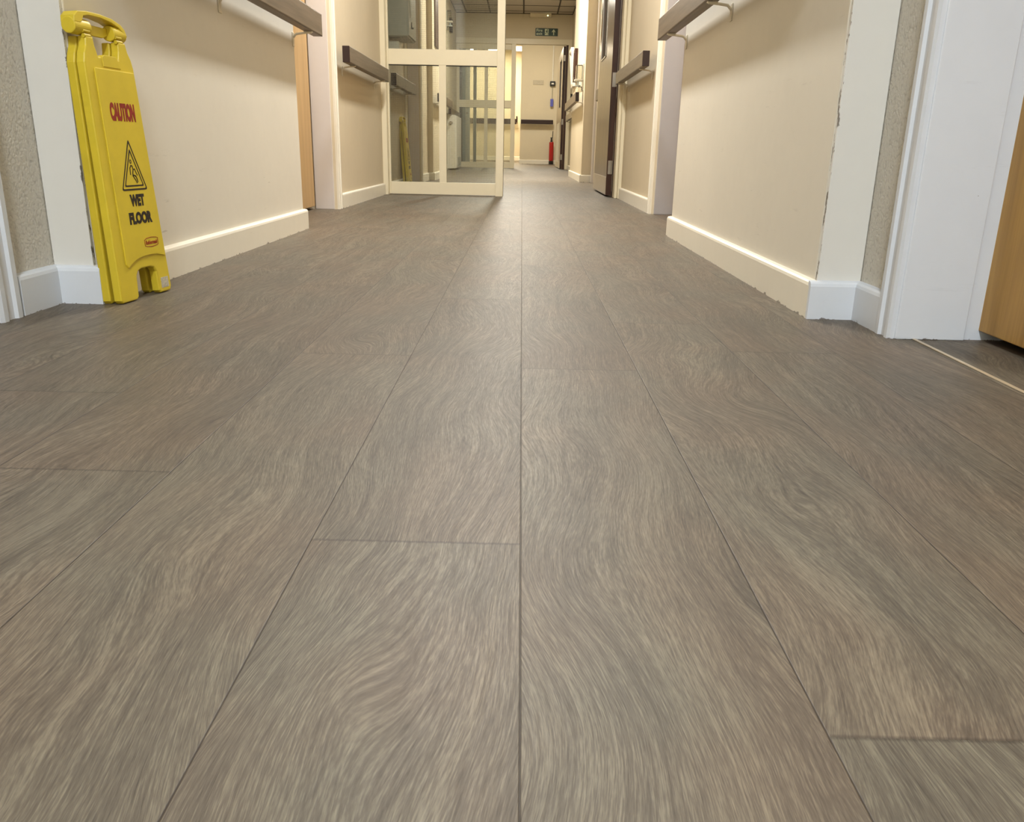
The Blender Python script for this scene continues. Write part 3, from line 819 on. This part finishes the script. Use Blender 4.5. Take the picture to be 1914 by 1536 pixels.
# sanitiser dispensers
def dispenser(x, y, z, s, label):
    r = empty('sanitiser_dispenser', (x, y, z), label, 'dispenser', 'clear hand sanitiser dispensers')
    xx = lambda a, b: (min(x-s*a, x-s*b), max(x-s*a, x-s*b))
    part(MB().box(*xx(0, 0.012), y-0.06, y+0.06, z-0.12, z+0.16, bev=0.003), 'back_plate', 'white_plastic', r)
    part(MB().box(*xx(0.012, 0.085), y-0.055, y+0.055, z+0.00, z+0.15, bev=0.012), 'bottle', 'clear', r)
    part(MB().box(*xx(0.012, 0.100), y-0.06, y+0.06, z-0.02, z+0.00, bev=0.004), 'shelf', 'white_plastic', r)
    part(MB().cyl((x-s*0.06, y, z-0.06), (x-s*0.06, y, z-0.02), 0.008, 0.012, seg=12).box(*xx(0.03, 0.095), y-0.03, y+0.03, z-0.075, z-0.060, bev=0.003), 'pump', 'bluewhite', r)
    part(MB().box(*xx(0.012, 0.06), y-0.05, y+0.05, z-0.135, z-0.075, bev=0.01), 'drip_tray', 'clear', r)
    return r
dispenser(0.668, 9.95, 1.10, 1, 'clear hand sanitiser dispenser on the right wall above the dark handrail')
dispenser(-1.235, 14.2, 2.24, -1, 'white dispenser high on the left wall, seen through the upper wired pane')
tag(MB().box(-1.235, -1.19, 14.7, 14.95, 2.16, 2.36, bev=0.006).build('wall_sign', 'black'), 'small black sign beside the dispenser behind the upper wired pane', 'sign')
# low cabinet with knob and kick grille on the left
r = empty('low_cabinet', (-1.15, 14.6, 0), 'low white cabinet with round knob on the left, seen through the wired glass', 'cabinet')
part(MB().box(-1.234, -1.095, 14.2, 15.3, 0.02, 0.855, bev=0.006), 'cabinet_body', 'white_plastic', r)
part(MB().box(-1.097, -1.075, 14.22, 15.28, 0.03, 0.845, bev=0.004), 'cabinet_door', 'white_plastic', r)
part(MB().cyl((-1.165, 14.14, 0.735), (-1.165, 14.20, 0.735), 0.022, 0.030, seg=20, bev=0.004), 'knob', 'steel', r)
part(MB().box(-1.076, -1.066, 14.45, 15.1, 0.06, 0.20, bev=0.002), 'kick_plate', 'grey_metal', r)
# pale pipe and door leaf by the lobby, standing in for a daylit window
tag(MB().cyl((-1.02, 18.6, 0), (-1.02, 18.6, HL), 0.035, seg=24).build('window_light_post', 'bluewhite', smooth=False), 'pale bluish upright beyond the far screen, standing in for a daylit window', 'pipe')
r = empty('window_light_leaf', (-1.2, 17.2, 0), 'pale bluish leaf on the lobby left side, standing in for a daylit window', 'door')
part(MB().box(-1.16, -1.10, 16.8, 18.2, 0.02, 2.3, bev=0.003), 'door_leaf', 'bluewhite', r)
part(MB().cyl((-1.10, 17.0, 1.0), (-1.06, 17.0, 1.0), 0.012, seg=12), 'handle', 'steel', r)
tag(MB().box(-1.06, -0.90, 19.5, 19.7, 0.0, 0.035, bev=0.004).build('door_stop', 'black'), 'small dark object on the floor behind the far screen', 'door stop')

# picture frame on the far right wall, and its dark shadow piece
def frame_y(name, x, y0, y1, z0, z1, label, fm, tilt=0.0):
    r = empty(name, (x, (y0+y1)/2, (z0+z1)/2), label, 'picture', 'framed pictures on the far right wall')
    b = MB()
    w = 0.045
    for a in ((y0, y1, z0, z0+w), (y0, y1, z1-w, z1), (y0, y0+w, z0+w, z1-w), (y1-w, y1, z0+w, z1-w)):
        b.box(x-0.045, x-0.005, *a, bev=0.004)
    part(b, 'frame', fm, r)
    part(MB().box(x-0.02, x-0.005, y0+w, y1-w, z0+w, z1-w), 'print', 'picture', r)
    r.rotation_euler = (0, tilt, 0)
    return r
frame_y('picture_frame', 0.660, 11.45, 11.88, 1.135, 1.60, 'cream framed picture on the right wall past the sanitiser dispenser, tilting forward', 'white_plastic', math.radians(-5))
frame_y('picture_frame', 0.672, 11.12, 11.38, 1.17, 1.55, 'small dark frame standing in for the shadow and back of the cream picture', 'wood_dark')  # dark piece put in for the cream picture's shadow and back
# black wedge bracket by the distant door
tag(MB().prism([(15.0, 1.12), (15.4, 1.12), (15.2, 1.27)], 0.81, 0.861, axis='x', bev=0.006).build('wall_bracket', 'black'), 'small black triangular bracket on the far right wall beside the distant doorway', 'bracket')

# end wall: pull cord, conduit, faded notice, extinguisher
r = empty('pull_cord', (0.72, 21.97, 1.9), 'black pull cord switch with blue tag on the far end wall', 'pull cord')
part(MB().box(0.655, 0.785, 21.93, 22.0, 1.86, 1.97, bev=0.01), 'switch_body', 'black', r)
part(MB().box(0.69, 0.75, 21.925, 21.93, 1.895, 1.93), 'switch_label', 'white_plastic', r)
part(MB().cyl((0.715, 21.95, 1.55), (0.715, 21.95, 1.86), 0.006, seg=8), 'cord', 'grey_metal', r)
part(MB().box(0.675, 0.750, 21.93, 21.97, 1.38, 1.56, bev=0.008), 'tag', 'blue', r)
tag(MB().box(0.705, 0.730, 21.98, 22.0, 1.97, HL, bev=0.003).build('conduit', 'white_plastic'), 'thin white conduit running up the end wall from the pull cord', 'conduit')
tag(MB().box(0.235, 0.50, 21.990, 22.0, 1.885, 1.99, bev=0.001).build('notice', 'notice'), 'faded blank notice strip on the end wall above the handrail', 'notice')
r = empty('fire_extinguisher', (0.735, 21.9, 0.0), 'red fire extinguisher standing against the end wall beside the distant door', 'fire extinguisher')
part(MB().cyl((0.735, 21.9, 0.08), (0.735, 21.9, 0.54), 0.055, seg=24, bev=0.015), 'cylinder', 'red', r)
part(MB().cyl((0.735, 21.9, 0.0), (0.735, 21.9, 0.08), 0.056, seg=24, bev=0.004), 'base_ring', 'black', r)
part(MB().cyl((0.735, 21.9, 0.54), (0.735, 21.9, 0.63), 0.03, 0.02, seg=16).box(0.705, 0.765, 21.88, 21.92, 0.63, 0.65, bev=0.003).cyl((0.755, 21.88, 0.65), (0.765, 21.88, 0.80), 0.009, seg=8), 'valve', 'black', r)

# fire exit sign
r = empty('fire_exit_sign', (0.394, 16.235, 2.363), 'green fire exit sign with running figure and up arrow, above the distant doorway', 'exit sign')
sp = part(MB().box(0.194, 0.594, 16.225, 16.24, 2.300, 2.425, bev=0.002), 'sign_plate', 'green', r)
Y = 16.225
m = MB()
m.add(text_bm('Fire', 0.212, 0.318, 2.367, 2.414, Y, 0.002, 0.01)); m.add(text_bm('exit', 0.212, 0.318, 2.315, 2.356, Y, 0.002, 0.01))
part(m, 'sign_lettering', 'lume', sp)
m = MB().box(0.362, 0.428, Y-0.002, Y, 2.312, 2.414)
part(m, 'door_symbol', 'lume', sp)
m = MB()
m.cyl((0.4065, Y-0.0035, 2.398), (0.4065, Y-0.002, 2.398), 0.009, seg=14)
for poly in ([(0.385, 2.385), (0.402, 2.388), (0.408, 2.360), (0.392, 2.356)], [(0.385, 2.385), (0.372, 2.372), (0.376, 2.368), (0.390, 2.378)], [(0.404, 2.384), (0.424, 2.371), (0.421, 2.366), (0.402, 2.374)],
             [(0.400, 2.360), (0.418, 2.336), (0.412, 2.318), (0.418, 2.316), (0.425, 2.338), (0.408, 2.362)], [(0.392, 2.357), (0.388, 2.340), (0.366, 2.334), (0.366, 2.341), (0.382, 2.345), (0.386, 2.358)]):
    m.prism(poly, Y-0.0035, Y-0.002)
part(m, 'running_figure', 'green', sp)
m = MB().box(0.512, 0.528, Y-0.002, Y, 2.313, 2.395)
m.prism([(0.520, 2.413), (0.550, 2.372), (0.550, 2.356), (0.520, 2.390), (0.490, 2.356), (0.490, 2.372)], Y-0.002, Y)
part(m, 'arrow', 'lume', sp)
# emergency luminaire below the ceiling edge
r = empty('emergency_light', (0.28, 16.2, 2.62), 'slim beige emergency light fitting above the fire exit sign with a glowing indicator', 'emergency light')
part(MB().box(0.09, 0.47, 16.14, 16.24, 2.600, 2.66, bev=0.006), 'housing', 'gloss_cream', r)
part(MB().cyl((0.405, 16.138, 2.622), (0.405, 16.141, 2.622), 0.010, seg=12), 'indicator', 'led', r)

# ------------------------------------------------------------------ luminaires
def ceiling_light(x, y, z, w, l, label, warm=True):
    r = empty('ceiling_light', (x, y, z), label, 'ceiling light', 'recessed ceiling lights')
    part(MB().box(x-w/2-0.015, x+w/2+0.015, y-l/2-0.015, y+l/2+0.015, z-0.04, z-0.002, bev=0.004), 'housing', 'white_plastic', r)
    part(MB().box(x-w/2, x+w/2, y-l/2, y+l/2, z-0.046, z-0.041), 'diffuser', 'lamp_warm' if warm else 'lamp_cool', r)
    return r
def area(x, y, z, w, l, power, col, name='lamp'):
    li = bpy.data.lights.new(name, 'AREA'); li.shape = 'RECTANGLE'; li.size = w; li.size_y = l
    li.energy = power; li.color = col
    o = bpy.data.objects.new(name, li); COL.objects.link(o); o.location = (x, y, z)
    return o
WARM = (1.0, 0.95, 0.84); COOL = (0.86, 0.93, 1.0); NEUT = (1.0, 0.99, 0.96)
ceiling_light(-0.14, -1.1, H, 0.2, 1.2, 'unseen cool white ceiling light added behind the camera to stand for daylight', False)
area(-0.14, -1.1, H-0.05, 0.2, 1.2, 56, COOL)  # added cool lamp, in place of daylight reaching in from behind the camera
ceiling_light(-0.14, 3.9, H, 0.2, 1.2, 'warm ceiling light over the nearest smooth walls')
area(-0.14, 3.9, H-0.05, 0.2, 1.2, 45, NEUT)
ceiling_light(-0.12, 10.2, H, 0.2, 1.2, 'warm ceiling light beyond the first glazed screen')
area(-0.12, 10.2, H-0.05, 0.2, 1.2, 58, WARM)
ceiling_light(-0.12, 13.6, H, 0.2, 1.2, 'warm ceiling light before the distant glazed screen')
area(-0.12, 13.6, H-0.05, 0.2, 1.2, 22, WARM)
ceiling_light(0.3, 20.0, HL, 0.6, 0.6, 'square lobby ceiling light on the right')
area(0.2, 19.6, HL-0.05, 0.6, 0.6, 38, WARM)
for lx, lw, lab in ((-0.165, 0.16, 'narrow lobby ceiling light glimpsed right of the far screen post'), (-0.90, 0.42, 'lobby ceiling light in the middle, over the far screen'), (-1.68, 0.34, 'lobby ceiling light furthest left, above the near screen rail')):
    ceiling_light(lx, 27.2, HL, lw, 1.2, lab)
area(-0.9, 26.6, HL-0.05, 0.6, 1.2, 70, (1.0, 0.88, 0.66))
area(-0.6, 23.0, HL-0.05, 0.6, 1.2, 40, (1.0, 0.88, 0.66))
ceiling_light(-0.6, 23.0, HL, 0.6, 1.2, 'lobby ceiling light above the corner of the end wall')

w = bpy.data.worlds.new('World'); SC.world = w; w.use_nodes = True
w.node_tree.nodes['Background'].inputs[0].default_value = (0.95, 0.92, 0.86, 1)
w.node_tree.nodes['Background'].inputs[1].default_value = 0.05

# ------------------------------------------------------------------ camera
def cam():
    yaw, pitch, roll, F = math.radians(-0.315), math.radians(17.53), math.radians(1.173), 1545.0
    cy_, sy = math.cos(yaw), math.sin(yaw); cp, sp = math.cos(pitch), math.sin(pitch); cr, sr = math.cos(roll), math.sin(roll)
    f = Vector((sy*cp, cy_*cp, -sp)); r0 = Vector((cy_, -sy, 0)); u0 = r0.cross(f)
    r_ = r0*cr+u0*sr; u_ = u0*cr-r0*sr
    cd = bpy.data.cameras.new('camera'); o = bpy.data.objects.new('camera', cd); COL.objects.link(o)
    mt = Matrix((r_, u_, -f)).transposed().to_4x4(); mt.translation = Vector((0, 0, 0.335))
    o.matrix_world = mt
    cd.sensor_fit = 'HORIZONTAL'; cd.sensor_width = 36.0; cd.lens = F/1914*36.0
    cd.clip_start = 0.02; cd.clip_end = 100
    SC.camera = o
cam()
SC.view_settings.view_transform = 'Standard'
SC.view_settings.look = 'None'
SC.view_settings.gamma = 1.0
SC.view_settings.use_curve_mapping = False
SC.view_settings.exposure = 1.11
SC.cycles.max_bounces = 8
SC.cycles.transparent_max_bounces = 16
SC.cycles.diffuse_bounces = 5
SC.cycles.use_denoising = True
